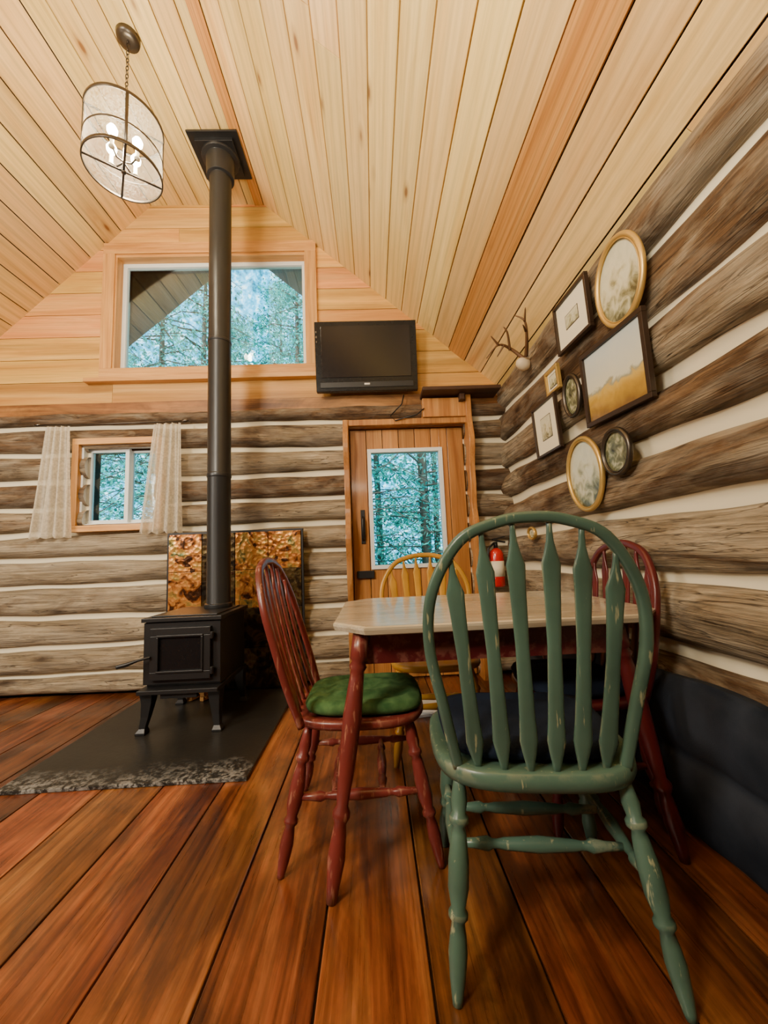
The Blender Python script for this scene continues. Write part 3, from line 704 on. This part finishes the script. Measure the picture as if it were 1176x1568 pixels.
# ------------------------------------------------------------------ outside
foli,nt,b=nm('fir_foliage')
at=N(nt,'ShaderNodeAttribute',attribute_name='rnd').outputs['Color']
sr=N(nt,'ShaderNodeSeparateColor',{0:at}).outputs[0]
c=ramp(nt,sr,[(0.,(.012,.19,.15)),(.5,(.05,.50,.39)),(1.,(.28,.90,.68))])
out=nt.nodes['Material Output'];nt.nodes.remove(b)
nt.links.new(N(nt,'ShaderNodeMixShader',{0:.45,1:N(nt,'ShaderNodeBsdfDiffuse',{'Color':c}).outputs[0],2:N(nt,'ShaderNodeBsdfTranslucent',{'Color':c}).outputs[0]}).outputs[0],out.inputs[0])
bark_m=plain('bark',(.12,.085,.06),.9)
def tree(seed,H):
    rg=random.Random(seed);mb=MB()
    mb.sweep([(0,0,0),(.05,0,H*.5),(0,0,H)],[.09,.06,.01],None,bark_m,seg=8)
    for i in range(80):
        z=H*(.04+.94*i/80);a=rg.random()*6.28;L=(1-z/H)*2.3+.35
        tip=Vector((math.cos(a)*L,math.sin(a)*L,z-.25*L));mid=Vector((math.cos(a)*L*.5,math.sin(a)*L*.5,z+.03))
        mb.sweep([(0,0,z),mid,tip],[.016,.010,.004],None,bark_m,seg=4)
        for k in range(110):
            t=rg.uniform(.1,1);p=Vector((0,0,z)).lerp(mid,t*2) if t<.5 else mid.lerp(tip,t*2-1)
            p=p+Vector((rg.uniform(-.25,.25),rg.uniform(-.25,.25),rg.uniform(-.22,.06)))
            d=Vector((rg.uniform(-1,1),rg.uniform(-1,1),rg.uniform(-.8,.2))).normalized()*rg.uniform(.04,.10);e=d.cross(Vector((rg.random(),rg.random(),1))).normalized()*rg.uniform(.007,.018)
            mb.add([p-e,p+d*.5-e*1.2,p+d,p+d*.5+e*1.2,p+e],[(0,1,2,3,4)],foli,rg.random())
    return mb
protos=[tree(3,7.5).build('fir_tree'),tree(9,9).build('fir_tree')]
pos=[(-.2,6.6),(1.0,7.2),(-3.2,7.4),(-5.2,7.0),(2.6,7.5),(-1.7,9.2),(-7.5,9.5),(4.8,9.5),(-3.9,10.5),(.2,10.),(-9.5,12),(1.9,11.5),(-6,13),(-2.2,13),(-4.6,8.4),(-2.6,11.2),(-7.2,11.6),(-.6,8.3)]
for i,(x,y) in enumerate(pos):
    if i<2:o=protos[i]
    else:
        o=bpy.data.objects.new('fir_tree',protos[i%2].data);S.collection.objects.link(o)
    o.location=(x,y,-.5);o.rotation_euler=(0,0,i*1.7);sc_=1.+.3*((i*37)%10)/10;o.scale=(sc_,)*3
mb=MB();mb.add([(-30,YB+.2,-.5),(30,YB+.2,-.5),(30,40,-.5),(-30,40,-.5)],[(0,1,2,3)],plain('forest_ground',(.06,.14,.06),.95));mb.build('ground')

w=bpy.data.worlds.new('World');S.world=w;w.use_nodes=True;nt=w.node_tree;bg=nt.nodes['Background']
tc=N(nt,'ShaderNodeTexCoord').outputs['Generated']
n=N(nt,'ShaderNodeTexNoise',{'Vector':tc,'Scale':70.,'Detail':9.,'Roughness':.72}).outputs[0]
c=ramp(nt,n,[(.38,(.01,.14,.20)),(.47,(.03,.38,.60)),(.54,(.14,.66,1.)),(.62,(.8,1.,1.))])
nt.links.new(c,bg.inputs[0]);bg.inputs[1].default_value=4.4

# ------------------------------------------------------------------ lights
def light(name,t,loc,e,col,size=.1,tgt=None,sy=None):
    l=bpy.data.lights.new(name,t);l.energy=e;l.color=col
    if t=='AREA': l.size=size
    if t=='AREA' and sy: l.shape='RECTANGLE';l.size_y=sy
    if t=='POINT': l.shadow_soft_size=size
    o=bpy.data.objects.new(name,l);o.location=loc;S.collection.objects.link(o)
    if tgt is not None:o.rotation_euler=(Vector(tgt)-Vector(loc)).to_track_quat('-Z','Y').to_euler()
    return o
light('lantern_light','POINT',(lx,ly,3.40),42,(1,.82,.56),.07)
light('room_fill','AREA',(-2.1,-1.0,3.0),158,(1,.87,.68),.75,(-.8,2.7,1.3))  # added unseen fill behind the camera, evens out the interior light
light('ceiling_fill','AREA',(-.3,.1,2.1),60,(1,.88,.66),.6,(-.1,.7,4))  # added unseen fill, aimed up to brighten the ceiling
light('left_fill','AREA',(-3.0,.6,2.0),55,(1,.90,.76),.6,(-2.0,3.1,.3))  # added unseen fill, lifts the lower left of the back wall
s=light('sun','SUN',(0,-5,12),9.,(1,.98,.92),tgt=(1.5,4,2));s.data.angle=.1

# ------------------------------------------------------------------ camera
t,y,r=np.radians([6.05,1.79,-2.33])
fw=np.array([np.sin(y)*np.cos(t),np.cos(y)*np.cos(t),np.sin(t)]);rt=np.array([np.cos(y),-np.sin(y),0]);up=np.cross(rt,fw)
cr,sr_=np.cos(r),np.sin(r);R1=cr*rt+sr_*up;U1=-sr_*rt+cr*up
cam=bpy.data.cameras.new('camera');cam.sensor_fit='HORIZONTAL';cam.sensor_width=36;cam.lens=18.03;cam.clip_start=.02
co=bpy.data.objects.new('camera',cam);S.collection.objects.link(co)
M=Matrix(((R1[0],U1[0],-fw[0],0),(R1[1],U1[1],-fw[1],0),(R1[2],U1[2],-fw[2],1.0),(0,0,0,1)));co.matrix_world=M
S.camera=co
